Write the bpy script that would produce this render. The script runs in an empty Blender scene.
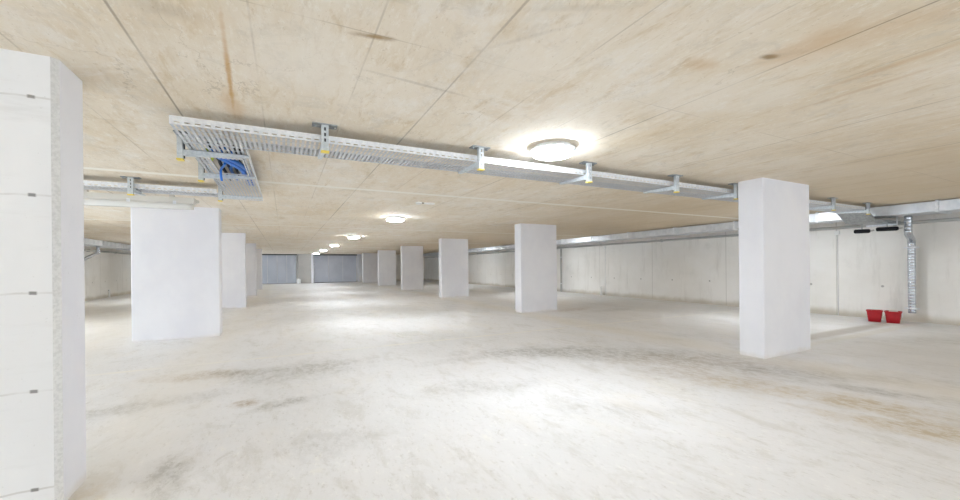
import bpy, bmesh, math, random
from mathutils import Vector, Matrix
random.seed(7)
SC = bpy.context.scene
COL = SC.collection

# ------------------------------------------------------------------ measures
CEIL = 2.47
BACK_Y, FRONT_Y, RIGHT_X, LEFT_X = 36.3, -13.0, 12.2, -7.5
PITCH = 6.08                      # column and lamp spacing along the aisle

# ------------------------------------------------------------------ materials
class NT:
    """small wrapper to write node trees"""
    def __init__(s, name):
        s.m = bpy.data.materials.new(name); s.m.use_nodes = True
        s.t = s.m.node_tree; s.n = s.t.nodes; s.l = s.t.links
        s.b = s.n['Principled BSDF']
        s.pos = s.n.new('ShaderNodeNewGeometry').outputs['Position']
    def link(s, a, b): s.l.new(a, b)
    def mapped(s, scale=(1, 1, 1), rot=(0, 0, 0), loc=(0, 0, 0)):
        mp = s.n.new('ShaderNodeMapping')
        mp.inputs['Scale'].default_value = scale; mp.inputs['Rotation'].default_value = rot; mp.inputs['Location'].default_value = loc
        s.link(s.pos, mp.inputs['Vector']); return mp.outputs[0]
    def noise(s, scale=(1, 1, 1), detail=4, rough=.6, rot=(0, 0, 0), loc=(0, 0, 0), dist=0):
        n = s.n.new('ShaderNodeTexNoise'); n.inputs['Scale'].default_value = 1
        n.inputs['Detail'].default_value = detail; n.inputs['Roughness'].default_value = rough; n.inputs['Distortion'].default_value = dist
        s.link(s.mapped(scale, rot, loc), n.inputs['Vector']); return n.outputs['Fac']
    def ramp(s, v, lo, hi, a=0., b=1.):
        r = s.n.new('ShaderNodeMapRange'); r.clamp = True; r.interpolation_type = 'SMOOTHSTEP'
        r.inputs['From Min'].default_value = lo; r.inputs['From Max'].default_value = hi
        r.inputs['To Min'].default_value = a; r.inputs['To Max'].default_value = b
        s.link(v, r.inputs['Value']); return r.outputs[0]
    def math(s, op, a, b=None, c=None):
        m = s.n.new('ShaderNodeMath'); m.operation = op
        for i, v in enumerate((a, b, c)):
            if v is None: continue
            if isinstance(v, (int, float)): m.inputs[i].default_value = v
            else: s.link(v, m.inputs[i])
        return m.outputs[0]
    def mix(s, fac, a, b):
        m = s.n.new('ShaderNodeMix'); m.data_type = 'RGBA'
        for sock, v in ((m.inputs[0], fac), (m.inputs[6], a), (m.inputs[7], b)):
            if isinstance(v, (int, float)): sock.default_value = v
            elif isinstance(v, tuple): sock.default_value = (*v, 1)
            else: s.link(v, sock)
        return m.outputs[2]
    def axis(s, i):
        x = s.n.new('ShaderNodeSeparateXYZ'); s.link(s.pos, x.inputs[0]); return x.outputs[i]
    def seams(s, ax, off, period, width, phase=.5):
        """thin lines every period metres along an axis"""
        v = s.math('SUBTRACT', s.axis(ax), off - period / 2)
        v = s.math('MODULO', s.math('ADD', v, period * 200), period)
        d = s.math('ABSOLUTE', s.math('SUBTRACT', v, period / 2))
        return s.ramp(d, width * .35, width, 1, 0)
    def blob(s, x, y, rx, ry, rot=0, soft=.4, wob=.7, nscale=3):
        """a stain of its own shape at a place in the xy plane"""
        dx = s.math('SUBTRACT', s.axis(0), x); dy = s.math('SUBTRACT', s.axis(1), y)
        c, n = math.cos(rot), math.sin(rot)
        u = s.math('ADD', s.math('MULTIPLY', dx, c / rx), s.math('MULTIPLY', dy, n / rx))
        v = s.math('ADD', s.math('MULTIPLY', dx, -n / ry), s.math('MULTIPLY', dy, c / ry))
        r = s.math('SQRT', s.math('ADD', s.math('MULTIPLY', u, u), s.math('MULTIPLY', v, v)))
        nz = s.noise((nscale,) * 3, 6, .7, loc=(x, y, 0))
        r = s.math('ADD', r, s.math('MULTIPLY', s.math('SUBTRACT', nz, .5), wob * 3))
        return s.ramp(r, 1 - soft, 1 + soft, 1, 0)
    def bump(s, h, strength=.2, dist=.01):
        b = s.n.new('ShaderNodeBump'); b.inputs['Strength'].default_value = strength; b.inputs['Distance'].default_value = dist
        s.link(h, b.inputs['Height']); s.link(b.outputs[0], s.b.inputs['Normal'])
    def done(s, col, rough=.8, metal=0., spec=.5):
        if isinstance(col, tuple): s.b.inputs['Base Color'].default_value = (*col, 1)
        else: s.link(col, s.b.inputs['Base Color'])
        if isinstance(rough, (int, float)): s.b.inputs['Roughness'].default_value = rough
        else: s.link(rough, s.b.inputs['Roughness'])
        s.b.inputs['Metallic'].default_value = metal
        s.b.inputs['Specular IOR Level'].default_value = spec
        return s.m

def srgb(r, g, b):
    f = lambda c: (c / 255 / 12.92) if c / 255 <= .04045 else ((c / 255 + .055) / 1.055) ** 2.4
    return (f(r), f(g), f(b))

def mat_floor():
    t = NT('floor_concrete')
    base = srgb(233, 233, 235)
    c = t.mix(t.ramp(t.noise((.5, .35, 1), 5, .6), .35, .7), base, srgb(225, 225, 226))
    # long smears along the aisle and across it
    c = t.mix(t.ramp(t.noise((2.6, .7, 1), 8, .72, rot=(0, 0, .35)), .55, .78, 0, .5), c, srgb(186, 183, 176))
    c = t.mix(t.ramp(t.noise((9, 3, 1), 8, .7, rot=(0, 0, .3), dist=.5), .58, .8, 0, .42), c, srgb(172, 168, 160))
    c = t.mix(t.ramp(t.noise((1.2, .6, 1), 6, .65, loc=(3, 8, 0)), .52, .72, 0, .4), c, srgb(230, 225, 216))
    c = t.mix(t.ramp(t.noise((22, 22, 1), 6, .7), .58, .75, 0, .22), c, srgb(176, 173, 166))
    c = t.mix(t.ramp(t.noise((4, 1.6, 1), 7, .7, loc=(11, 2, 0)), .62, .72, 0, .6), c, srgb(240, 239, 235))
    c = t.mix(t.ramp(t.noise((3.2, 1.5, 1), 8, .75, rot=(0, 0, .5), loc=(6, 9, 0), dist=.6), .5, .66, 0, .38), c, srgb(196, 193, 185))
    c = t.mix(t.ramp(t.noise((7, 3.4, 1), 8, .75, rot=(0, 0, .4), loc=(1, 4, 0), dist=.6), .56, .7, 0, .34), c, srgb(178, 173, 163))
    c = t.mix(t.ramp(t.noise((26, 11, 1), 7, .8, rot=(0, 0, .35), loc=(4, 4, 0)), .54, .66, 0, .42), c, srgb(180, 176, 168))
    c = t.mix(t.ramp(t.noise((18, 9, 1), 7, .8, rot=(0, 0, .4), loc=(9, 2, 0)), .55, .64, 0, .5), c, srgb(243, 243, 241))
    brown, grey, tan = srgb(160, 138, 108), srgb(140, 137, 128), srgb(193, 176, 145)
    fine = t.ramp(t.noise((13, 7, 1), 8, .82, rot=(0, 0, .35)), .44, .58)
    for (x, y, rx, ry, rot, col, k) in [
        (-.93, 5.75, .42, .20, -.3, brown, .75), (-.55, 5.7, .3, .12, -.2, grey, .5),
        (.25, 5.45, .62, .34, .2, grey, .55), (-.35, 4.35, .10, .10, 0, brown, .8), (.0, 4.2, .26, .1, .3, grey, .7),
        (-1.3, 4.75, .7, .16, .1, grey, .5), (-.68, 3.08, .10, .26, .2, grey, .6), (-1.1, 3.0, .12, .2, 0, tan, .7),
        (.25, 3.1, .3, .2, 0, grey, .3),
        (4.3, 4.2, 1.5, .42, -.62, grey, .62), (4.9, 3.3, .95, .4, -.7, brown, .45), (4.3, 2.95, .7, .3, -.8, brown, .45),
        (5.5, 2.4, .9, .25, -.9, grey, .55), (4.75, 1.55, .55, .22, -1.15, tan, .95), (4.45, 1.15, .5, .2, -1.1, tan, .95),
        (5.3, 1.75, .6, .12, -1.1, grey, .55), (4.4, 2.45, .4, .25, -.8, tan, .55),
        (1.82, 3.75, .5, .22, -.3, grey, .35), (2.6, 2.6, .5, .2, -.8, grey, .22), (3.3, 4.9, .9, .25, -.3, grey, .45),
        (2.16, 4.96, .5, .12, 0, grey, .3), (7.68, 9.0, .55, .25, .2, srgb(150, 112, 84), .6), (8.5, 8.3, .6, .25, 0, grey, .5),
        (9.6, 2.4, 1.2, .35, -.5, grey, .5)]:
        f = t.math('MULTIPLY', t.blob(x, y, rx, ry, rot, .75, 1.0, 2.2), t.math('MULTIPLY_ADD', fine, .65, .35))
        c = t.mix(t.math('MULTIPLY', f, k * .9), c, col)
    # sandy dust swept against the column rows
    for x in (-1.1, 5.9):
        d = t.math('ABSOLUTE', t.math('SUBTRACT', t.axis(0), x))
        d = t.math('ADD', d, t.math('MULTIPLY', t.noise((1.1, .8, 1), 5, .6), .9))
        c = t.mix(t.ramp(d, .45, 1.1, .42, 0), c, srgb(230, 223, 210))
    bay = t.math('ADD', t.axis(0), t.math('MULTIPLY', t.noise((.6, .6, 1), 4), 1.2))
    c = t.mix(t.ramp(bay, 6.6, 8.4, 0, .35), c, srgb(214, 210, 204))  # right bay's dimmer, beige lighting painted into the floor colour
    c = t.mix(t.ramp(bay, -1.4, -2.6, 0, .5), c, srgb(220, 213, 200))  # left bay floor tinted pale tan
    # pour joints, pale dust lines beside them
    c = t.mix(t.math('MULTIPLY', t.seams(1, 6.45, 6.08, .07), t.ramp(t.noise((2, 2, 1), 4), .35, .6, .2, .8)), c, srgb(236, 233, 226))
    j = t.math('MULTIPLY', t.blob(9.2, 3.50, 2.4, .15, .0, .5, .15), .5)
    c = t.mix(j, c, srgb(140, 124, 98))
    j = t.math('MULTIPLY', t.blob(9.6, 3.18, 2.2, .1, .0, .5, .2), .4)
    c = t.mix(j, c, srgb(215, 208, 192))
    h = t.noise((30, 30, 1), 6, .7)
    t.bump(h, .12, .006)
    return t.done(c, t.ramp(t.noise((2, 1, 1), 5), .3, .7, .42, .62), 0, .45)

def mat_ceiling():
    t = NT('ceiling_concrete')
    a = srgb(232, 224, 210)
    c = t.mix(t.ramp(t.noise((.7, .5, 1), 5, .62), .36, .68), a, srgb(222, 209, 187))
    c = t.mix(t.ramp(t.noise((3.4, 1.1, 1), 8, .72), .48, .74, 0, .5), c, srgb(204, 186, 156))
    c = t.mix(t.ramp(t.noise((9, 1.6, 1), 8, .7, loc=(4, 2, 0)), .52, .78, 0, .55), c, srgb(240, 236, 228))
    c = t.mix(t.ramp(t.noise((1.5, 1.0, 1), 6, .7, loc=(9, 1, 0)), .54, .7, 0, .7), c, srgb(236, 233, 227))
    c = t.mix(t.ramp(t.noise((28, 5, 1), 6, .7), .56, .78, 0, .45), c, srgb(184, 164, 132))
    c = t.mix(t.ramp(t.noise((5, 3.2, 1), 8, .75, loc=(1, 6, 0), dist=.8), .5, .66, 0, .5), c, srgb(206, 198, 184))
    c = t.mix(t.ramp(t.noise((7, 2.2, 1), 8, .75, loc=(7, 3, 0), dist=.4), .52, .7, 0, .55), c, srgb(201, 180, 142))
    c = t.mix(t.ramp(t.noise((34, 12, 1), 6, .8, loc=(2, 3, 0)), .52, .66, 0, .5), c, srgb(242, 238, 230))
    c = t.mix(t.ramp(t.noise((60, 26, 1), 6, .8, loc=(8, 1, 0)), .58, .68, 0, .5), c, srgb(172, 150, 116))
    c = t.mix(t.ramp(t.noise((2.2, 1.3, 1), 8, .75, loc=(3, 9, 0), dist=.6), .55, .66, 0, .5), c, srgb(238, 234, 227))
    crack = t.math('ABSOLUTE', t.math('SUBTRACT', t.noise((1.1, .6, 1), 6, .62, loc=(5, 5, 0), dist=.4), .5))
    c = t.mix(t.math('MULTIPLY', t.ramp(crack, .0012, .0045, 1, 0), t.ramp(t.noise((.8, .8, 1), 3, loc=(1, 2, 0)), .5, .62, 0, .28)), c, srgb(140, 124, 98))
    bay = t.math('ADD', t.axis(0), t.math('MULTIPLY', t.noise((.6, .4, 1), 4), 1.6))
    c = t.mix(t.ramp(bay, 5.2, 8.5, 0, .6), c, srgb(206, 188, 158))  # dimmer light of the right bay painted in as a darker tan
    # formwork panel edges: along the aisle every 0.553 m, cross joints every 2.03 m
    wob = t.ramp(t.noise((1.3, .9, 1), 4), .40, .62, .06, .62)
    c = t.mix(t.math('MULTIPLY', t.seams(0, -.69, .553, .007), t.math('MULTIPLY', wob, .6)), c, srgb(150, 136, 114))
    c = t.mix(t.math('MULTIPLY', t.seams(1, 1.98, 2.027, .006), t.math('MULTIPLY', wob, .7)), c, srgb(150, 134, 108))
    c = t.mix(t.math('MULTIPLY', t.seams(1, 6.02, 6.08, .09), .85), c, srgb(241, 238, 230))
    c = t.mix(t.math('MULTIPLY', t.seams(0, -.69, 1.659, .010), t.ramp(t.noise((.7, .5, 1), 3), .4, .6, .1, .55)), c, srgb(135, 122, 102))
    rust, dark, pale = srgb(192, 146, 70), srgb(112, 94, 70), srgb(236, 231, 222)
    for (x, y, rx, ry, rot, col, k) in [
        (-.29, 2.75, .012, .5, .06, rust, .75), (-.32, 3.3, .06, .22, 0, rust, .4), (2.47, 1.23, .045, .022, -.3, dark, .8),
        (2.52, 1.1, .10, .22, 0, rust, .3), (2.7, .9, .12, .3, .2, rust, .2), (2.19, 1.46, .10, .06, 0, rust, .3),
        (3.25, 1.0, .03, .3, 0, rust, .3), (3.5, 1.2, .025, .3, 0, srgb(176, 134, 70),   .3), (.42, 2.0, .09, .022, -.2, srgb(150, 118, 66), .8),
        (1.2, 1.38, .22, .02, -.5, dark, .12), (1.1, 1.7, .25, .015, -.9, dark, .12), (.8, 2.4, .32, .014, .1, dark, .2),
        (-.5, 2.2, .15, .05, 0, dark, .15), (.1, 2.5, .3, .35, 0, pale, .5),
        (1.2, 2.0, .2, .3, 0, pale, .5), (2.6, 1.8, .35, .3, 0, pale, .4), (3.1, 1.5, .2, .25, 0, pale, .4)]:
        c = t.mix(t.math('MULTIPLY', t.blob(x, y, rx, ry, rot, .7, .6, 7), k), c, col)
    h = t.math('ADD', t.noise((14, 3, 1), 6), t.math('MULTIPLY', t.seams(0, -.69, .553, .01), .6))
    t.bump(h, .16, .006)
    return t.done(c, .78, 0, .3)

def mat_column(name, base, dirt, warm, lines=False):
    t = NT(name)
    c = t.mix(t.ramp(t.noise((.9, .9, .7), 5, .6), .35, .7), base, dirt)
    c = t.mix(t.ramp(t.noise((3, 3, 1.2), 7, .7, loc=(5, 1, 2)), .52, .75, 0, .35), c, warm)
    c = t.mix(t.ramp(t.noise((40, 40, 40), 4), .66, .74, 0, .25), c, srgb(180, 178, 176))
    z = t.math('ADD', t.axis(2), t.math('MULTIPLY', t.noise((2.5, 2.5, 1), 5), .18))
    c = t.mix(t.ramp(z, .08, .16, .3, 0), c, srgb(196, 184, 160))
    h = t.noise((18, 18, 18), 6)
    if lines:
        zz = t.math('ADD', t.axis(2), t.math('MULTIPLY', t.noise((3, 3, 0), 4), .03))
        v = t.math('MODULO', t.math('ADD', zz, 53.135), .53)
        d = t.math('ABSOLUTE', t.math('SUBTRACT', v, .265))
        ln = t.ramp(d, .002, .008, 1, 0)
        c = t.mix(t.math('MULTIPLY', ln, t.ramp(t.noise((3, 3, 6), 5), .36, .62, .05, .6)), c, srgb(192, 190, 187))
        mark = t.math('ABSOLUTE', t.math('SUBTRACT', t.axis(0), -1.215))
        c = t.mix(t.math('MULTIPLY', t.ramp(d, .006, .012, 1, 0), t.ramp(mark, .010, .020, .75, 0)), c, srgb(96, 94, 92))
        c = t.mix(t.ramp(t.noise((1.3, 1.3, 9), 6, .65), .55, .75, 0, .35), c, srgb(206, 206, 206))
    t.bump(h, .07, .005)
    return t.done(c, .72, 0, .35)

def mat_wall():
    t = NT('wall_concrete')
    c = t.mix(t.ramp(t.noise((.5, .5, .6), 5, .6), .35, .7), srgb(240, 238, 234), srgb(231, 228, 222))
    c = t.mix(t.ramp(t.noise((3.5, 3.5, .5), 7, .7), .52, .76, 0, .4), c, srgb(188, 184, 176))
    c = t.mix(t.ramp(t.noise((1.4, 1.4, 1.4), 6, .7, loc=(2, 7, 1)), .56, .74, 0, .5), c, srgb(219, 217, 211))
    c = t.mix(t.math('MULTIPLY', t.seams(1, 4.65, 2.7, .012), .4), c, srgb(140, 136, 126))
    z = t.math('ADD', t.axis(2), t.math('MULTIPLY', t.noise((1.5, 1.5, 1), 5), .25))
    c = t.mix(t.ramp(z, .14, .34, .6, 0), c, srgb(170, 158, 134))
    # tie holes at two heights
    yy = t.math('ABSOLUTE', t.math('SUBTRACT', t.math('MODULO', t.math('ADD', t.axis(1), 135.9), 1.35), .675))
    for zc in (.75,):
        zz = t.math('ABSOLUTE', t.math('SUBTRACT', t.axis(2), zc))
        r = t.math('SQRT', t.math('ADD', t.math('MULTIPLY', yy, yy), t.math('MULTIPLY', zz, zz)))
        c = t.mix(t.ramp(r, .018, .034, .6, 0), c, srgb(120, 116, 108))
    t.bump(t.noise((10, 10, 10), 6), .12, .006)
    return t.done(c, .85, 0, .3)

def plain(name, col, rough=.5, metal=0., spec=.5, var=None, vscale=20, emit=0):
    t = NT(name)
    c = col
    if var: c = t.mix(t.ramp(t.noise((vscale,) * 3, 5), .35, .68), col, var)
    m = t.done(c, rough, metal, spec)
    if emit:
        t.b.inputs['Emission Color'].default_value = (.87, .935, 1, 1)
        nz = t.n.new('ShaderNodeSeparateXYZ'); t.link(t.n.new('ShaderNodeNewGeometry').outputs['Normal'], nz.inputs[0])
        e = t.math('MULTIPLY', t.ramp(nz.outputs[2], -.95, -.3, emit * .6, emit * .68), t.ramp(nz.outputs[2], .02, .3, 1, 0))
        t.link(e, t.b.inputs['Emission Strength'])   # opal drum: lit round its side and below, not on its upper edge
    return m

LAMP, SKY = 59.0, 2.15
M = dict(
    floor=mat_floor(), ceiling=mat_ceiling(), wall=mat_wall(),
    column=mat_column('column_concrete', srgb(232, 232, 236), srgb(223, 223, 229), srgb(233, 232, 231)),
    board=mat_column('board_marked_concrete', srgb(236, 237, 239), srgb(228, 229, 231), srgb(232, 231, 228), True),
    pier=mat_column('pier_shade_concrete', srgb(186, 181, 174), srgb(174, 170, 164), srgb(190, 186, 176)),  # darker warm grey paints shade on the pier's slanted side
    rough_edge=plain('rough_edge_concrete', srgb(218, 218, 217), .9, 0, .3, srgb(203, 203, 202), 60),
    galv=plain('galvanised_steel', srgb(236, 238, 241), .42, .35, .5, srgb(220, 223, 228), 30),
    galv_sheet=plain('galvanised_sheet', srgb(226, 229, 233), .34, .55, .5, srgb(204, 208, 213), 3),
    galv_mesh=plain('tray_mesh_steel', srgb(206, 209, 213), .42, .6, .5, srgb(186, 190, 196), 30), galv_post=plain('bracket_steel', srgb(218, 223, 226), .42, .45, .5, srgb(196, 204, 208), 40),
    galv_pipe=plain('spiral_duct_steel', srgb(206, 210, 216), .26, .9, .5, srgb(180, 185, 192), 14),
    galv_dull=plain('dull_galvanised', srgb(176, 180, 182), .5, .7, .5, srgb(150, 155, 158), 25),
    slot=plain('slot_dark', srgb(60, 62, 66), .7),
    cap=plain('yellow_plastic', srgb(240, 216, 96), .5),
    lamp_base=plain('lamp_base_grey', srgb(226, 226, 226), .5),
    lamp=plain('lamp_diffuser', srgb(250, 250, 248), .4, emit=LAMP),
    tube_base=plain('batten_white', srgb(216, 214, 208), .45), tube_cover=plain('batten_cover', srgb(222, 221, 217), .25, 0, .5),
    blue=plain('blue_sheath', srgb(44, 124, 220), .4), navy=plain('navy_sheath', srgb(14, 40, 116), .4), black=plain('black_sheath', srgb(20, 20, 22), .55),
    lime=plain('green_yellow_sheath', srgb(196, 214, 40), .45), grey=plain('grey_sheath', srgb(176, 178, 178), .5),
    drain=plain('pale_dusty_metal', srgb(232, 232, 230), .7), drain_pan=plain('dusty_drain_pan', srgb(200, 198, 192), .8),
    foam=plain('black_foam', srgb(28, 28, 30), .85, 0, .3), red=plain('red_plastic', srgb(176, 12, 28), .42, 0, .5, srgb(164, 8, 24), 12),
    white=plain('white_plastic', srgb(238, 238, 236), .5), pvc=plain('grey_pvc', srgb(178, 177, 173), .5), rag=plain('pale_cloth', srgb(214, 206, 196), .95),
    door=plain('blue_grey_sheet', srgb(192, 196, 205), .55, .0, .4, srgb(182, 187, 197), .8), door_dark=plain('door_gap', srgb(84, 84, 84), .8),
    door_b=plain('slate_grey_sheet', srgb(204, 208, 218), .55, .0, .4, srgb(194, 198, 209), .8),
)

# ------------------------------------------------------------------ mesh helpers
class MB:
    def __init__(s): s.bm = bmesh.new()
    def quad(s, pts, mi=0):
        f = s.bm.faces.new([s.bm.verts.new(p) for p in pts]); f.material_index = mi; return f
    def box(s, x0, x1, y0, y1, z0, z1, mi=0):
        v = [s.bm.verts.new((x, y, z)) for z in (z0, z1) for x, y in ((x0, y0), (x1, y0), (x1, y1), (x0, y1))]
        for f in ((3, 2, 1, 0), (4, 5, 6, 7), (0, 1, 5, 4), (1, 2, 6, 5), (2, 3, 7, 6), (3, 0, 4, 7)):
            s.bm.faces.new([v[i] for i in f]).material_index = mi
        return s
    def prism(s, poly, z0, z1, mis=None, axis='z'):
        """extruded polygon; mis gives a material index per side"""
        def P(a, b, c): return {'z': (a, b, c), 'y': (a, c, b), 'x': (c, a, b)}[axis]
        n = len(poly); lo = [s.bm.verts.new(P(*p, z0)) for p in poly]; hi = [s.bm.verts.new(P(*p, z1)) for p in poly]
        s.bm.faces.new(lo[::-1]); s.bm.faces.new(hi)
        for i in range(n):
            f = s.bm.faces.new((lo[i], lo[(i + 1) % n], hi[(i + 1) % n], hi[i]))
            if mis: f.material_index = mis[i]
        return s
    def rings(s, rings, cap=True, close=True, smooth=True, mi=0):
        vs = [[s.bm.verts.new(p) for p in r] for r in rings]; n = len(vs[0])
        for a, b in zip(vs, vs[1:]):
            for i in range(n if close else n - 1):
                f = s.bm.faces.new((a[i], a[(i + 1) % n], b[(i + 1) % n], b[i])); f.smooth = smooth; f.material_index = mi
        if cap:
            s.bm.faces.new(vs[0][::-1]).material_index = mi; s.bm.faces.new(vs[-1]).material_index = mi
        return s
    def lathe(s, prof, n=32, c=(0, 0, 0), cap=True, smooth=True):
        return s.rings([[(c[0] + r * math.cos(2 * math.pi * k / n), c[1] + r * math.sin(2 * math.pi * k / n), c[2] + z) for k in range(n)] for r, z in prof], cap, True, smooth)
    def tube(s, path, r, n=12, smooth=True):
        path = [Vector(p) for p in path]; rr = r if isinstance(r, (list, tuple)) else [r] * len(path)
        out = []; up = None
        for i, p in enumerate(path):
            d = (path[min(i + 1, len(path) - 1)] - path[max(i - 1, 0)]).normalized()
            if up is None:
                up = Vector((0, 0, 1)) if abs(d.z) < .9 else Vector((1, 0, 0))
            a = d.cross(up).normalized(); up = a.cross(d).normalized()
            out.append([p + (a * math.cos(2 * math.pi * k / n) + up * math.sin(2 * math.pi * k / n)) * rr[i] for k in range(n)])
        return s.rings(out, True, True, smooth)
    def grid_sheet(s, o, u, v, xs, ys, solid):
        """quads of a u/v grid where solid(i, j); shared vertices"""
        o, u, v = Vector(o), Vector(u), Vector(v); cache = {}
        def V(i, j):
            if (i, j) not in cache: cache[i, j] = s.bm.verts.new(o + u * xs[i] + v * ys[j])
            return cache[i, j]
        for i in range(len(xs) - 1):
            for j in range(len(ys) - 1):
                if solid(i, j): s.bm.faces.new((V(i, j), V(i + 1, j), V(i + 1, j + 1), V(i, j + 1)))
        return s
    def build(s, name, mat, parent=None, solid=0, bevel=0, loc=None, rot=None):
        me = bpy.data.meshes.new(name)
        bmesh.ops.recalc_face_normals(s.bm, faces=s.bm.faces[:])
        s.bm.to_mesh(me); s.bm.free()
        for m in (mat if isinstance(mat, (list, tuple)) else [mat]): me.materials.append(m)
        o = bpy.data.objects.new(name, me); COL.objects.link(o)
        if parent: o.parent = parent
        if loc: o.location = loc
        if rot: o.rotation_euler = rot
        if solid:
            md = o.modifiers.new('thickness', 'SOLIDIFY'); md.thickness = solid; md.offset = 0
        if bevel:
            md = o.modifiers.new('edge', 'BEVEL'); md.width = bevel; md.segments = 2; md.limit_method = 'ANGLE'
        return o

def thing(name, label, cat, loc=(0, 0, 0), rz=0, group=None):
    o = bpy.data.objects.new(name, None); COL.objects.link(o); o.empty_display_size = .1
    o.location = loc; o.rotation_euler = (0, 0, rz)
    return tag(o, label, cat, group)
def tag(o, label, cat, group=None):
    o['label'] = label; o['category'] = cat; o['kind'] = 'thing'
    if group: o['group'] = group
    return o
def struct(o):
    o['kind'] = 'structure'; return o
def copy_tree(o, label, loc, parent=None):
    """a thing with copies of its parts and sub-parts"""
    c = o.copy(); COL.objects.link(c)
    if parent: c.parent = parent
    else: c.location = loc; c['label'] = label
    for ch in list(o.children): copy_tree(ch, None, None, c)
    return c
def smooth_path(pts, n=8):
    pts = [Vector(p) for p in pts]; P = [2 * pts[0] - pts[1]] + pts + [2 * pts[-1] - pts[-2]]; out = []
    for i in range(1, len(P) - 2):
        a, b, c, d = P[i - 1:i + 3]
        for k in range(n):
            t = k / n
            out.append(.5 * ((2 * b) + (c - a) * t + (2 * a - 5 * b + 4 * c - d) * t * t + (3 * b - a - 3 * c + d) * t ** 3))
    return out + [pts[-1]]

# ------------------------------------------------------------------ the shell
T = .3
struct(MB().box(LEFT_X - T, RIGHT_X + T, FRONT_Y - T, BACK_Y + T, -.3, 0).build('floor', M['floor']))
struct(MB().box(LEFT_X - T, RIGHT_X + T, FRONT_Y - T, BACK_Y + T, CEIL, CEIL + .1).build('ceiling', M['ceiling']))
def portal(loc, rot, sx, sy):                          # tells the renderer where the daylight comes in
    ld = bpy.data.lights.new('added_daylight_opening', 'AREA'); ld.shape = 'RECTANGLE'; ld.size = sx; ld.size_y = sy
    ld.cycles.is_portal = True
    lo = bpy.data.objects.new('added_daylight_opening', ld); COL.objects.link(lo); lo.location = loc; lo.rotation_euler = rot
def side_wall(name, x0, x1, openings, z0, z1):
    """long wall with invented daylight openings that even out the light, all outside the photograph's view"""
    mb = MB(); y = FRONT_Y
    for a, b in openings:
        mb.box(x0, x1, y, a, 0, CEIL)
        if z0 > 0: mb.box(x0, x1, a, b, 0, z0)
        mb.box(x0, x1, a, b, z1, CEIL); y = b
        left = x1 <= LEFT_X
        portal((x0 + .1 if left else x1 - .1, (a + b) / 2, (z0 + z1) / 2), (math.pi / 2, 0, -math.pi / 2 if left else math.pi / 2), b - a, z1 - z0)
    mb.box(x0, x1, y, BACK_Y, 0, CEIL)
    return struct(mb.build(name, M['wall']))
side_wall('wall_right', RIGHT_X, RIGHT_X + T, [(-11.0, -3.5)], .0, 2.05)  # opening added out of view to light the right bay
side_wall('wall_left', LEFT_X - T, LEFT_X, [(-11.5, -6.0), (1.0, 6.0), (6.5, 11.0), (28.5, 35.5)], .3, 2.2)  # openings added out of view to light aisle and bays evenly
struct(MB().box(LEFT_X - T, RIGHT_X + T, BACK_Y, BACK_Y + T, 0, CEIL).build('wall_back', M['wall']))
# unseen entrance side behind the viewpoint: a beam on piers, opening added for daylight
wf = MB()
edges = [LEFT_X - T, -.9, 5.7, RIGHT_X + T]
for a, b in zip(edges[::2], edges[1::2]): wf.box(a, b, FRONT_Y - T, FRONT_Y, 0, 2.40)
wf.box(LEFT_X - T, RIGHT_X + T, FRONT_Y - T, FRONT_Y, 2.40, CEIL)
struct(wf.build('wall_front', M['wall']))
for a, b in zip(edges[1:-1:2], edges[2:-1:2]):
    portal(((a + b) / 2, FRONT_Y - .15, 1.2), (math.pi / 2, 0, 0), b - a, 2.4)

def back_door(name, x0, x1, mat, leaf_w):
    """wide sheet-metal door: vertical ribbed panels under a dark track"""
    mb = MB(); n = max(1, round((x1 - x0) / leaf_w)); w = (x1 - x0) / n
    for i in range(n):
        a = x0 + i * w + .012; b = x0 + (i + 1) * w - .012
        mb.box(a, b, BACK_Y - .10, BACK_Y - .02, .03, 2.36)
        for k in range(1, 4): mb.box(a + (b - a) * k / 4 - .008, a + (b - a) * k / 4 + .008, BACK_Y - .108, BACK_Y - .10, .05, 2.34)
    d = struct(mb.build(name, mat))
    MB().box(x0 - .06, x1 + .06, BACK_Y - .14, BACK_Y, 2.36, 2.45).build('door_track', M['door_dark'], d)
    MB().box(x0 - .06, x0 + .0, BACK_Y - .12, BACK_Y, 0, 2.36).build('door_jamb', M['door_dark'], d)
    MB().box(x0, x1, BACK_Y - .11, BACK_Y, 0, .03).build('door_threshold', M['door_dark'], d)
back_door('door_1', -2.0, .86, M['door'], .72)
back_door('door_2', 2.24, 5.74, M['door_b'], 1.17)

# ------------------------------------------------------------------ columns
def column(x0, x1, y0, label, mat, group, ch=.018, depth=.33, cmat=None):
    p = [(x0 + ch, y0), (x1 - ch, y0), (x1, y0 + ch), (x1, y0 + depth - ch), (x1 - ch, y0 + depth), (x0 + ch, y0 + depth), (x0, y0 + depth - ch), (x0, y0 + ch)]
    o = MB().prism(p, 0, CEIL, [0, 1, 2, 1, 0, 1, 2, 1]).build('concrete_column', [mat, cmat or mat, M['column'] if cmat else mat])
    return tag(o, label, 'column', group)
LG, RG = 'concrete columns along the left side of the aisle', 'concrete columns along the right side of the aisle'
column(-2.37, -1.112, 2.955, 'board-marked white concrete column with rough grey edge, cut by the left frame edge', M['board'], LG, .027, .33, M['rough_edge'])
lx = [(-2.45, -1.13, 'wide smooth grey concrete column under the white tube light'),
      (-2.42, -1.17, 'grey concrete column second beyond the cut-off one on the left of the aisle'),
      (-2.42, -1.22, 'grey concrete column third beyond the cut-off one on the left of the aisle'),
      (-2.44, -1.25, 'thin-looking grey concrete column farthest along the left of the aisle')]
for k, (a, b, lab) in enumerate(lx): column(a, b, 8.98 + PITCH * k - .02 * k, lab, M['column'], LG, .012)
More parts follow.
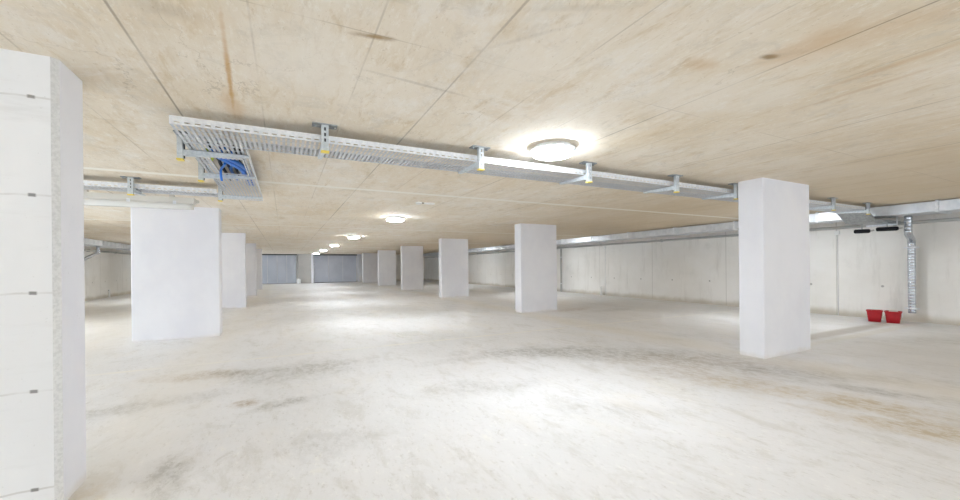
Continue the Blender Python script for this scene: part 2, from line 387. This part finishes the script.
rl = ['pale concrete column nearest on the right, in front of the red buckets',
      'grey concrete column second from the front in the right-hand row',
      'grey concrete column third from the front in the right-hand row',
      'grey concrete column fourth from the front in the right-hand row',
      'slim-looking grey concrete column fifth from the front in the right-hand row',
      'grey concrete column farthest but one in the right-hand row, near the back doors']
for k, lab in enumerate(rl): column(5.82, 7.05, 3.0 + PITCH * k, lab, M['column'], RG, .012)
tag(MB().prism([(5.82, 35.75), (7.05, 35.75), (7.05, BACK_Y - .002), (5.82, BACK_Y - .002)], 0, CEIL - .002).build('wall_pilaster', M['column']),
    'concrete pilaster against the back wall, right of the slate-grey door', 'column')
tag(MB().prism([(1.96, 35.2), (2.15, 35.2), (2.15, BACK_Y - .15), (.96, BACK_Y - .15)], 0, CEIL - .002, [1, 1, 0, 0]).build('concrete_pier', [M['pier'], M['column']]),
    'wedge-shaped concrete pier between the two grey back doors, bright narrow end', 'column')

# ------------------------------------------------------------------ ceiling lamps
def make_lamp(label):
    t = thing('ceiling_lamp', label, 'lamp', (2.47, 3.47, CEIL), 0, 'round ceiling lamps in a row above the aisle')
    MB().lathe([(.12, 0), (.176, -.0), (.180, -.006), (.180, -.030), (.220, -.032), (.222, -.040), (.10, -.040)], 40, cap=True).build('lamp_base', M['lamp_base'], t)
    MB().lathe([(.10, -.040), (.190, -.040), (.195, -.043), (.195, -.074), (.188, -.084), (.170, -.090), (.08, -.096), (.002, -.097)], 40, cap=True).build('diffuser', M['lamp'], t)
    return t
lamp_labels = ['large bright round ceiling lamp, nearest, just in front of the cable tray bracket',
               'bright round ceiling lamp second from the front above the aisle',
               'bright round ceiling lamp third from the front above the aisle',
               'small-looking round ceiling lamp fourth from the front above the aisle',
               'small-looking round ceiling lamp fifth from the front above the aisle',
               'tiny-looking round ceiling lamp farthest along, above the back doors']
lamp0 = make_lamp(lamp_labels[0]); lamp0.location = (2.37, 3.10, CEIL)
for k in range(1, 6): copy_tree(lamp0, lamp_labels[k], (2.36 - .03 * k, 3.08 + 5.98 * k, CEIL))
for k, lab in ((-1, 'round ceiling lamp added unseen, first behind the viewpoint above the aisle'), (-2, 'round ceiling lamp added unseen, second behind the viewpoint above the aisle'),):
    copy_tree(lamp0, lab, (2.4, 3.1 + PITCH * k, CEIL))  # unseen continuation of the row, added to light the column fronts

for y, lab in ((-4.4, 'added fill lamp in the right-hand bay, unseen, level with the viewpoint'), (4.75, 'added fill lamp in the right-hand bay, hidden behind the first right column'),
               (13.85, 'added fill lamp in the right-hand bay, hidden behind the second right column'), (22.95, 'added fill lamp in the right-hand bay, hidden behind the third right column')):
    copy_tree(lamp0, lab, (9.6, y, CEIL))['group'] = 'added fill lamps in the right-hand bay'  # unseen lamps added to brighten the right bay and its wall

for y, lab in ((2.35, 'added fill lamp in the left-hand bay, hidden behind the cut-off column'), (11.5, 'added fill lamp in the left-hand bay, deeper in behind the cut-off column'),
               (20.65, 'added fill lamp in the left-hand bay, hidden behind the wide second column')):
    copy_tree(lamp0, lab, (-5.0, y, CEIL))['group'] = 'added fill lamps in the left-hand bay'  # unseen lamps added to brighten the left bay

# ------------------------------------------------------------------ perforated cable trays
RAIL0, RAIL1 = 2.338, 2.400
def steps(a, b, per, sol):
    """grid lines: solid strip then hole, repeated"""
    out = [a]; x = a
    while x + per < b - 1e-6:
        out += [x + sol, x + per]; x += per
    out += [min(x + sol, b - 1e-4), b]
    return out
def mesh_floor(x0, x1, y0, y1, hole=None, z=RAIL0 + .004, px=.036, sx=.020, py=.112, sy=.016):
    xs = steps(x0, x1, px, sx); ys = steps(y0, y1, py, sy)
    def solid(i, j):
        cx, cy = (xs[i] + xs[i + 1]) / 2, (ys[j] + ys[j + 1]) / 2
        if hole and hole[0] < cx < hole[1] and hole[2] < cy < hole[3]: return False
        return i % 2 == 0 or j % 2 == 0 or i == len(xs) - 2 or j == len(ys) - 2
    return MB().grid_sheet((0, 0, z), (1, 0, 0), (0, 1, 0), xs, ys, solid)
def rail(a, b, off, nrm, z0=RAIL0, z1=RAIL1, along='x', lip=.012):
    """upright side rail with a row of slots near its lower edge and a folded lip on top"""
    xs = steps(a, b, .062, .027); ys = [z0, z0 + .014, z0 + .023, z1]
    mb = MB(); u = (1, 0, 0) if along == 'x' else (0, 1, 0)
    o = (0, off, 0) if along == 'x' else (off, 0, 0)
    mb.grid_sheet(o, u, (0, 0, 1), xs, ys, lambda i, j: i % 2 == 0 or j != 1 or i >= len(xs) - 2)
    w = (0, 1, 0) if along == 'x' else (1, 0, 0)
    mb.grid_sheet((o[0], o[1], z1), u, w, [a, b], [0, lip * nrm], lambda i, j: True)
    return mb
TY0, TY1 = 3.47, 3.93
main = thing('cable_tray', 'long perforated galvanised cable tray crossing the aisle in front of the nearest lamp', 'cable tray', (0, 0, 0), 0, 'perforated cable trays under the ceiling')
X0, X1 = -.73, 10.30
rail(X0, X1, TY0, 1).build('side_rail', M['galv'], main, .002)
r = MB()
rail(X0, X1, TY1, -1).build('side_rail', M['galv'], main, .002)
mesh_floor(X0, X1, TY0, TY1).build('tray_base', M['galv_mesh'], main, .0015)
for x in (2.37, 5.2, 8.1):
    j = MB(); j.box(x - .10, x + .10, TY0 - .006, TY0 - .001, RAIL0 + .026, RAIL1 - .006)
    for q in (-.07, -.03, .03, .07): j.lathe([(.006, -.004), (.006, .004)], 8, (x + q, TY0 - .007, RAIL0 + .04))
    j.build('joint_plate', M['galv'], main)
# the dropped end that passes under the duct to the right wall
def drop_poly(y):
    return [(X1, y, RAIL0), (X1 + .42, y, 2.125), (12.03, y, 2.125), (12.03, y, 2.187), (X1 + .45, y, 2.187), (X1 + .03, y, RAIL1), (X1, y, RAIL1)]
d = MB()
for y in (TY0, TY1 - .002):
    d.rings([[(p[0], p[1] + k, p[2]) for p in drop_poly(y)] for k in (0, .002)], True, True, False)
d.build('drop_rail', M['galv_dull'], main)
MB().rings([[(x, y, z + k) for x, z in ((X1, RAIL0 + .003), (X1 + .42, 2.128), (12.03, 2.128))] + [(x, y, z + .003) for x, z in ((12.03, 2.128), (X1 + .42, 2.128), (X1, RAIL0 + .003))] for y, k in ((TY0 + .003, 0), (TY1 - .003, 0))], True, True, False).build('drop_plate', M['galv_dull'], main)

branch = thing('cable_tray', 'short perforated cable tray branch with an opening full of blue cables', 'cable tray', (0, 0, 0), 0, 'perforated cable trays under the ceiling')
BX0, BX1 = -.735, -.295
mesh_floor(BX0, BX1, TY1 + .01, 6.90, hole=(-.625, -.355, 4.36, 5.04)).build('tray_base', M['galv_mesh'], branch, .0015)
rail(TY1 + .01, 6.40, BX0, 1, along='y').build('side_rail', M['galv'], branch, .002)
rail(TY1 + .01, 6.90, BX1, -1, along='y').build('side_rail', M['galv'], branch, .002)
o = MB()
for a, b, c, e in ((-.628, -.352, 4.34, 4.352), (-.628, -.352, 5.046, 5.058), (-.632, -.622, 4.34, 5.058), (-.357, -.347, 4.34, 5.058)): o.box(a, b, c, e, RAIL0 + .0, RAIL0 + .0075)
o.build('opening_edge', M['galv'], branch)

rear = thing('cable_tray', 'galvanised cable tray running behind the cut-off left column above the white tube light', 'cable tray', (0, 0, 0), 0, 'perforated cable trays under the ceiling')
rail(LEFT_X + .6, -.835, 6.44, 1).build('side_rail', M['galv'], rear, .002)
rail(LEFT_X + .6, -.84, 6.76, -1).build('side_rail', M['galv'], rear, .002)
mesh_floor(LEFT_X + .6, -.835, 6.44, 6.76).build('tray_base', M['galv_mesh'], rear, .0015)

# brackets: ceiling plate, slotted channel post, cantilever arm, yellow end cap
def make_bracket(label, zb=2.250, arm=.50):
    t = thing('tray_bracket', label, 'bracket', (0, 0, CEIL), 0, 'steel brackets carrying the cable trays')
    h = zb - CEIL
    p = MB().box(-.095, .095, -.045, .045, -.010, 0)
    for x in (-.075, .075): p.lathe([(.012, -.022), (.012, -.010)], 6, (x, 0, 0))
    p.build('ceiling_plate', M['galv_dull'], t)
    c = MB()
    zs = [h, h + .012]; z = h + .012
    while z + .05 < -.012: zs += [z + .018, z + .045]; z += .045
    zs.append(-.010)
    c.grid_sheet((-.026, -.034, 0), (1, 0, 0), (0, 0, 1), [0, .019, .033, .052], zs, lambda i, j: not (i == 1 and j % 2 == 0 and 1 < j < len(zs) - 2))
    for x in (-.026, .026): c.grid_sheet((x, -.034, 0), (0, 1, 0), (0, 0, 1), [0, .040], [h, -.010], lambda i, j: True)
    c.build('post', M['galv_post'], t, .003)
    MB().box(-.014, .014, .012, .016, h + .01, -.012).build('post_back', M['slot'], t)
    a = MB()
    zt = RAIL0 - CEIL - .003
    a.rings([[(x, y, z) for y, z in ((.006, zt), (arm, zt), (arm, zt - .018), (.006, zt - .055))] for x in (-.019, .019)], True, True, False)
    a.build('cantilever_arm', M['galv_post'], t)
    MB().box(-.032, .032, -.040, .010, h - .010, h + .004).build('end_cap', M['cap'], t, bevel=.003)
    return t
bxs = [(.302, 'bracket with yellow cap nearest the blue-cable branch, first along the long cable tray'),
       (1.729, 'bracket with yellow cap just left of the nearest ceiling lamp'),
       (3.115, 'bracket just right of the nearest ceiling lamp on the long cable tray'),
       (4.612, 'bracket with yellow cap midway between the nearest lamp and the nearest right column'),
       (5.925, 'bracket seen tight against the left edge of the nearest right column'),
       (8.86, 'bracket first to the right of the nearest right column'),
       (10.26, 'bracket at the bend where the long cable tray drops toward the right wall')]
br0 = None
for x, lab in bxs:
    if br0 is None: br0 = make_bracket(lab); br0.location = (x, 3.425, CEIL)
    else: copy_tree(br0, lab, (x, 3.425, CEIL))
b = copy_tree(br0, 'bracket on the rear tray above the white tube light', (-1.735, 6.395, CEIL))
for y, lab in ((4.17, 'nearest of three side brackets on the short branch tray, at the left tray corner'),
               (5.10, 'middle of three side brackets on the short branch tray, beside the blue cables'),
               (6.50, 'farthest of three side brackets on the short branch tray, where it meets the rear tray')):
    b = copy_tree(br0, lab, (-.785, y, CEIL)); b.rotation_euler = (0, 0, -math.pi / 2)
# short bracket under the dropped end of the long tray
bl = thing('tray_bracket', 'small bracket beside the black sleeves under the duct', 'bracket', (11.60, 3.43, 2.255), 0, 'steel brackets carrying the cable trays')
MB().box(-.035, .035, -.03, -.024, -.17, 0).build('post', M['galv'], bl)
MB().box(-.02, .02, -.024, .46, -.17, -.136).build('cantilever_arm', M['galv'], bl)

# ------------------------------------------------------------------ cables in the branch tray
def cable(name, label, pts, r, mat, n=10):
    return tag(MB().tube(smooth_path(pts), r, n).build(name, mat), label, 'cable', 'cables lying in the branch tray opening')
z0, z1, z2 = RAIL0 + .034, RAIL0 + .074, RAIL0 + .104      # three layers of cables under the ceiling
def lay(z, *xy): return [(x, y, z) for x, y in xy]
cable('blue_cable', 'bright blue cable curving diagonally across the tray opening', lay(z0, (-.575, 4.22), (-.56, 4.42), (-.50, 4.60), (-.44, 4.78), (-.405, 4.95), (-.40, 5.16), (-.40, 5.75)), .025, M['blue'])
cable('blue_cable', 'bright blue cable alongside the diagonal one, on its right in the tray opening', lay(z0, (-.515, 4.22), (-.50, 4.42), (-.44, 4.58), (-.385, 4.76), (-.349, 4.95), (-.346, 5.16), (-.346, 5.75)), .022, M['blue'])
cable('blue_cable', 'bright blue cable crossing above the two diagonal ones in the tray opening', lay(z1, (-.50, 4.22), (-.44, 4.42), (-.42, 4.58), (-.44, 4.75), (-.49, 4.92), (-.53, 5.16), (-.53, 5.75)), .015, M['blue'])
cable('blue_cable', 'blue cable end hanging down through the tray opening', [(-.535, 4.70, z0), (-.565, 4.84, z0), (-.595, 4.95, z0), (-.605, 4.985, z0 - .02), (-.607, 5.0, z0 - .07), (-.600, 5.005, z0 - .125)], .012, M['blue'])
cable('black_cable', 'black cable along the left side of the tray opening', lay(z1, (-.61, 4.22), (-.605, 4.5), (-.59, 4.72), (-.60, 4.9), (-.60, 5.16), (-.60, 5.75)), .016, M['black'])
cable('black_cable', 'black cable looping along the right side of the tray opening', lay(z1, (-.36, 4.22), (-.365, 4.42), (-.368, 4.62), (-.36, 4.8), (-.37, 5.16), (-.37, 5.75)), .016, M['black'])
for i, (x, n, w) in enumerate(((-.615, 'black_cable', 'black cable added as shade at the back of the tray opening, leftmost of five behind the blue ones'), (-.553, 'added_navy_cable', 'dark navy cable added as shade at the back of the tray opening, among the black ones'),
        (-.491, 'black_cable', 'black cable added as shade at the back of the tray opening, in the middle behind the blue ones'), (-.429, 'black_cable', 'black cable added as shade at the back of the tray opening, second from right behind the blue ones'),
        (-.367, 'black_cable', 'black cable added as shade at the back of the tray opening, rightmost of five behind the blue ones'))):
    cable(n, w, lay(z2 + .002, (x, 4.22), (x + .006, 4.45), (x - .004, 4.7), (x + .005, 4.95), (x, 5.16), (x, 5.75)), .013 if i in (0, 4) else .0135, M['navy' if i == 1 else 'black'])  # back row added to stand in for the shadow inside the opening
cable('earth_cable', 'yellow-green earth cable at the near corner of the tray opening', lay(z0, (-.625, 4.22), (-.612, 4.36), (-.605, 4.44), (-.615, 4.52), (-.640, 4.62)), .014, M['lime'])

# ------------------------------------------------------------------ tube light on the ceiling behind the rear tray
tl = thing('tube_light', 'long white unlit tube light fixed to the ceiling in front of the wide left column', 'lamp', (-2.06, 7.55, CEIL - .06))
prof = lambda w, z0, z1, c: [(-w, z1), (-w, z0 + c), (-w + c, z0), (w - c, z0), (w, z0 + c), (w, z1)]
L = .80
MB().rings([[(x, a * k, z) for a, z in prof(.085, -.085, 0, .012)] for x, k in ((-L, 1), (L - .02, 1), (L, .92))], True, True, False).build('housing', M['tube_base'], tl)
MB().rings([[(x, a * k, z) for a, z in prof(.080, -.175 + .02 * (1 - k), -.085, .040)] for x, k in ((-L + .01, .8), (-L + .05, 1), (L - .10, 1), (L - .03, .85))], True, True, True).build('diffuser_cover', M['tube_cover'], tl)
for x in (-.55, 0, .55): MB().box(x - .02, x + .02, -.092, -.085, -.105, -.055).build('clip', M['galv'], tl)
for x in (-.5, .5): MB().box(x - .03, x + .03, -.03, .03, 0, .06).build('spacer', M['tube_base'], tl)
MB().box(L, L + .045, -.03, .03, -.07, -.02).build('cable_gland', M['tube_base'], tl, bevel=.006)

# ------------------------------------------------------------------ ventilation ducts
def rect_duct(label, xa, xb, z0, z1, joints):
    t = thing('ventilation_duct', label, 'duct', (0, 0, 0), 0, 'rectangular sheet-metal ducts along the side walls')
    for a, b in zip(joints, joints[1:]):
        s = MB().box(xa, xb, a + .012, b - .012, z0, z1)
        for k in (1, 2): s.box(xa - .004, xb + .004, a + (b - a) * k / 3 - .006, a + (b - a) * k / 3 + .006, z0 - .004, z1)
        s.build('duct_section', M['galv_sheet'], t)
    for y in joints[1:-1]: MB().box(xa - .022, xb + .022, y - .022, y + .022, z0 - .022, CEIL).build('flange', M['galv'], t)
    return t
jr = [4.56 + 1.86 * k for k in range(-4, 17)] + [BACK_Y - .15]
rect_duct('long rectangular galvanised duct under the ceiling along the right wall', 11.05, 11.75, 2.258, 2.452, jr)
jl = [13.0 + 1.86 * k for k in range(0, 13)]
rect_duct('rectangular galvanised duct under the ceiling along the left wall', -7.1, -6.45, 2.258, 2.452, jl)

def spiral(path, r, seam=.06):
    """round duct with raised spiral seams as rings"""
    pts = [Vector(p) for p in path]; out, rr = [], []
    for a, b in zip(pts, pts[1:]):
        n = max(1, int((b - a).length / seam))
        for k in range(n):
            p = a.lerp(b, k / n); d = (b - a) / n
            out += [p, p + d * .42, p + d * .5, p + d * .58]; rr += [r, r, r * 1.05, r]
    out.append(pts[-1]); rr.append(r)
    return MB().tube(out, rr, 20)
def drop_duct(label, x0, x1, y0, y1, zt, zo, zl, zb, r, wall_x):
    t = thing('drop_duct', label, 'duct', (0, 0, 0), 0, 'round spiral ducts dropping from the ceiling ducts')
    spiral([(x0, y0, zt), (x0, y0, zo)], r).build('upper_pipe', M['galv_pipe'], t)
    el = smooth_path([(x0, y0, zo + .05), (x0, y0, zo), (x0 + (x1 - x0) * .2, y0 + (y1 - y0) * .2, zo - .06), (x0 + (x1 - x0) * .8, y0 + (y1 - y0) * .8, zl + .06), (x1, y1, zl), (x1, y1, zl - .05)], 5)
    MB().tube(el, r * 1.03, 20).build('elbow', M['galv_pipe'], t)
    spiral([(x1, y1, zl), (x1, y1, zb)], r).build('lower_pipe', M['galv_pipe'], t)
    for z in (zl - .13, zb + .10):
        c = MB().lathe([(r * 1.08, -.014), (r * 1.12, -.010), (r * 1.12, .010), (r * 1.08, .014)], 20, (x1, y1, z), cap=False)
        for q in (-1, 1): c.box(x1 - .012, x1 + .012, y1 + q * r * 1.1 - .0, y1 + q * (r * 1.1 + .045), z - .012, z + .012)
        a, b = sorted((x1 + (r if wall_x > x1 else -r), wall_x)); c.box(a, b, y1 - .01, y1 + .01, z - .01, z + .01)
        c.build('pipe_clamp', M['galv'], t)
    return t
drop_duct('round spiral duct dropping down the right wall beside the red buckets', 11.60, 12.02, 3.24, 3.31, 2.256, 1.92, 1.74, .20, .060, RIGHT_X - .005)
drop_duct('round spiral duct dropping down the left wall behind the cut-off column', -6.80, -7.34, 21.15, 21.05, 2.256, 1.98, 1.66, .20, .060, LEFT_X + .005)

# ------------------------------------------------------------------ wall services
def pipe(name, label, pts, r, mat, clips=(), group=None, cat='pipe'):
    t = thing(name, label, cat, pts[0], 0, group)
    o = Vector(pts[0])
    MB().tube([Vector(p) - o for p in pts], r, 14).build('pipe', mat, t)
    for c in clips:
        p = Vector(c) - o
        MB().lathe([(r * 1.35, -.015), (r * 1.35, .015)], 14, p).build('pipe_clip', M['galv'], t)
    return t
def run_pipe(label, x, z, y0, y1, r, wall):
    t = thing('wall_pipe', label, 'pipe', (x, y0, z), 0, 'grey pipes running along the side walls')
    MB().tube([(0, 0, 0), (0, y1 - y0, 0)], r, 14).build('pipe', M['pvc'], t)
    y = .6
    while y < y1 - y0:
        a, b = sorted((0, wall - x)); MB().box(a, b, y - .015, y + .015, -r * 1.3, r * 1.3).build('pipe_clip', M['galv_dull'], t); y += 3.0
    return t
run_pipe('long grey pipe along the right wall below the duct', 12.10, 2.15, -6.0, BACK_Y - .1, .036, RIGHT_X - .002)
run_pipe('grey pipe along the left wall below the duct', -7.40, 2.12, 21.6, BACK_Y - .1, .04, LEFT_X + .002)
def stub(label, x, y, h, r):
    t = thing('stub_pipe', label, 'pipe', (x, y, 0), 0, 'short white pipes standing at the wall foot')
    MB().lathe([(r, 0), (r, h)], 16).build('pipe', M['white'], t)
    MB().lathe([(r * 1.15, h - .05), (r * 1.15, h + .01), (r * .6, h + .015)], 16).build('pipe_cap', M['white'], t)
stub('short white pipe stub at the foot of the right wall', 12.08, 12.55, .36, .045)
stub('short white pipe stub at the foot of the left wall', -7.40, 24.2, .36, .04)
pipe('downpipe', 'thin grey downpipe on the right wall beside the second right column', [(12.13, 15.3, 2.10), (12.13, 15.3, .08), (12.13, 15.3, 0.0)], .04, M['pvc'], [(12.13, 15.3, 1.7), (12.13, 15.3, .4)])
def box_with_conduit(label, y, z, bottom):
    t = thing('wall_box', label, 'junction box', (RIGHT_X - .03, y, z), 0, 'white junction boxes on the right wall')
    MB().box(-.03, .029, -.045, .045, -.045, .045).build('box_body', M['white'], t, bevel=.006)
    MB().box(-.034, -.03, -.036, .036, -.036, .036).build('box_lid', M['white'], t)
    MB().tube([(.015, 0, -.045), (.015, 0, bottom - z)], .007, 8).build('conduit', M['lamp_base'], t)
    MB().tube([(.015, 0, .045), (.015, 0, 2.11 - z)], .007, 8).build('conduit', M['lamp_base'], t)
box_with_conduit('small white wall box behind the nearest right column, above a thin conduit', 4.62, 2.03, .0)
box_with_conduit('small white wall box above the white pipe stub on the right wall', 12.40, 2.03, .0)

# black insulated sleeves hanging beside the dropped tray
def sleeve(name, label, c, ln):
    t = thing(name, label, 'sleeve', c, math.radians(-65), 'black foam sleeves hanging under the dropped tray')
    MB().tube([(-ln / 2, 0, 0), (-ln / 2 + .02, 0, 0), (ln / 2 - .02, 0, 0), (ln / 2, 0, 0)], [.030, .043, .043, .03], 14).build('foam_sleeve', M['foam'], t)
    MB().tube([(ln / 2 - .01, 0, 0), (ln / 2 + .06, 0, .012)], .018, 10).build('pipe_end', M['pvc'], t)
    MB().box(-.008, .008, -.008, .008, .04, 2.125 - c[2] - .002).build('hanger_rod', M['galv_dull'], t)
sleeve('pipe_sleeve', 'black foam sleeve nearer the right column, left of the pair under the tray', (11.0, 3.76, 1.962), .25)
sleeve('pipe_sleeve', 'black foam sleeve beside the round spiral duct, right of the pair under the tray', (11.35, 3.48, 2.0), .33)
pipe('flexible_hose', 'thin grey hose linking the right foam sleeve to the spiral duct', [tuple(p) for p in smooth_path([(11.465, 3.235, 2.016), (11.475, 3.22, 2.03), (11.49, 3.22, 2.06), (11.505, 3.23, 2.10), (11.522, 3.24, 2.12)], 4)], .006, M['pvc'])

# ------------------------------------------------------------------ red buckets
def rrect(w, d, r, z, n=5):
    out = []
    for cx, cy, a0 in ((w - r, d - r, 0), (-w + r, d - r, 90), (-w + r, -d + r, 180), (w - r, -d + r, 270)):
        for k in range(n):
            a = math.radians(a0 + 90 * k / (n - 1)); out.append((cx + r * math.cos(a), cy + r * math.sin(a), z))
    return out
def bucket(label, c, rz):
    t = thing('bucket', label, 'bucket', c, rz, 'red plastic buckets at the right wall')
    h = .245
    MB().rings([rrect(.13, .115, .05, 0), rrect(.165, .148, .06, h), rrect(.158, .141, .055, h), rrect(.125, .11, .045, .012)], True).build('bucket_body', M['red'], t)
    MB().rings([rrect(.172, .155, .062, h - .022), rrect(.174, .157, .062, h + .002), rrect(.160, .143, .056, h + .004), rrect(.164, .147, .058, h - .022)], False).build('rim', M['red'], t)
    for z in (.10, .155): MB().rings([rrect(.13 + .035 * z / h + .003, .115 + .033 * z / h + .003, .053, z - .005), rrect(.13 + .035 * z / h + .004, .115 + .033 * z / h + .004, .053, z + .005)], False).build('rib', M['red'], t)
    a = [(.168 * math.cos(u), -.16, .225 - .10 * math.sin(u)) for u in [math.pi * k / 12 for k in range(13)]]
    MB().tube(a, .004, 8).build('handle', M['galv'], t)
    t.scale = (.80, .85, 1)
    return t
rz = math.atan2(-11.6, 3.7) + math.pi / 2
bucket('red plastic bucket on the left of the pair, farther from the spiral duct', (11.585, 3.765, 0), rz)
bucket('red plastic bucket with a pale rag in it, next to the spiral duct', (11.64, 3.487, 0), rz - .06)
rg = MB()
rg.rings([[(.082 * k * math.cos(a) * (1 + .15 * math.sin(3 * a)), 0.075 * k * math.sin(a) * (1 + .12 * math.cos(4 * a)), z + .012 * math.sin(5 * a + z * 40)) for a in [2 * math.pi * i / 24 for i in range(24)]] for k, z in ((.9, .05), (1.05, .15), (1.0, .22), (.7, .262), (.3, .27))], True)
tag(rg.build('cleaning_rag', M['rag'], loc=(11.64, 3.487, .0), rot=(0, 0, rz)), 'crumpled pale rag inside the red bucket next to the spiral duct', 'rag')

# ------------------------------------------------------------------ far white canister, drain, ceiling fixture
wc = thing('white_canister', 'small white canister on the floor at the foot of the pier between the back doors', 'canister', (1.02, 35.6, 0))
MB().lathe([(.15, 0), (.16, .02), (.16, .30), (.14, .34), (.06, .36)], 20).build('canister_body', M['white'], wc)
MB().lathe([(.055, .36), (.055, .41), (.03, .415)], 14).build('canister_cap', M['white'], wc)

dr = thing('floor_drain', 'square slotted metal drain set flush in the aisle floor', 'drain', (2.16, 7.36, 0))
f = MB()
for a, b, c, e in ((-.25, .25, -.25, -.225), (-.25, .25, .225, .25), (-.25, -.225, -.225, .225), (.225, .25, -.225, .225)): f.box(a, b, c, e, 0, .006)
f.build('drain_frame', M['drain'], dr)
g = MB()
for k in range(11): g.box(-.225 + k * .042, -.225 + k * .042 + .026, -.225, .225, .001, .005)
g.build('drain_grate', M['drain'], dr)
MB().box(-.225, .225, -.225, .225, 0, .0008).build('drain_pan', M['drain_pan'], dr)

jb = thing('ceiling_box', 'flat white box on the ceiling between the first and second lamps', 'junction box', (2.34, 6.80, CEIL))
MB().lathe([(.05, 0), (.055, -.004), (.055, -.03), (.048, -.036), (.01, -.038)], 20, (-.16, 0, 0)).build('sensor_head', M['white'], jb)
MB().box(-.06, .14, -.03, .03, -.028, 0).build('box_body', M['white'], jb, bevel=.006)
MB().tube([(-.11, 0, -.012), (-.06, 0, -.012)], .008, 8).build('conduit', M['black'], jb)

# ------------------------------------------------------------------ camera, light, colour
f_px, yaw, roll, cy = 389.1, .46487, -.00973, 266.1
fwd = Vector((math.sin(yaw), math.cos(yaw), 0)); right = Vector((math.cos(yaw), -math.sin(yaw), 0)); up = Vector((0, 0, 1))
r2 = right * math.cos(roll) + up * math.sin(roll); u2 = -right * math.sin(roll) + up * math.cos(roll)
cd = bpy.data.cameras.new('camera'); cam = bpy.data.objects.new('camera', cd); COL.objects.link(cam)
mw = Matrix.Identity(4)
for i in range(3): mw[i][0], mw[i][1], mw[i][2] = r2[i], u2[i], -fwd[i]
mw[0][3], mw[1][3], mw[2][3] = 0, 0, 1.3
cam.matrix_world = mw
cd.sensor_width = 36; cd.lens = 36 * f_px / 960; cd.shift_y = (cy - 250) / 960; cd.clip_start = .02; cd.clip_end = 200
SC.camera = cam
w = bpy.data.worlds.new('world'); SC.world = w; w.use_nodes = True
w.node_tree.nodes['Background'].inputs[0].default_value = (.715, .84, 1, 1)
w.node_tree.nodes['Background'].inputs[1].default_value = SKY
SC.view_settings.view_transform = 'Standard'; SC.view_settings.look = 'None'
SC.view_settings.gamma = 1; SC.view_settings.use_curve_mapping = False
SC.view_settings.exposure = 1.80
SC.cycles.max_bounces = 32; SC.cycles.diffuse_bounces = 28; SC.cycles.glossy_bounces = 6
SC.cycles.sample_clamp_indirect = 6; SC.cycles.use_denoising = True
SC.cycles.caustics_reflective = False
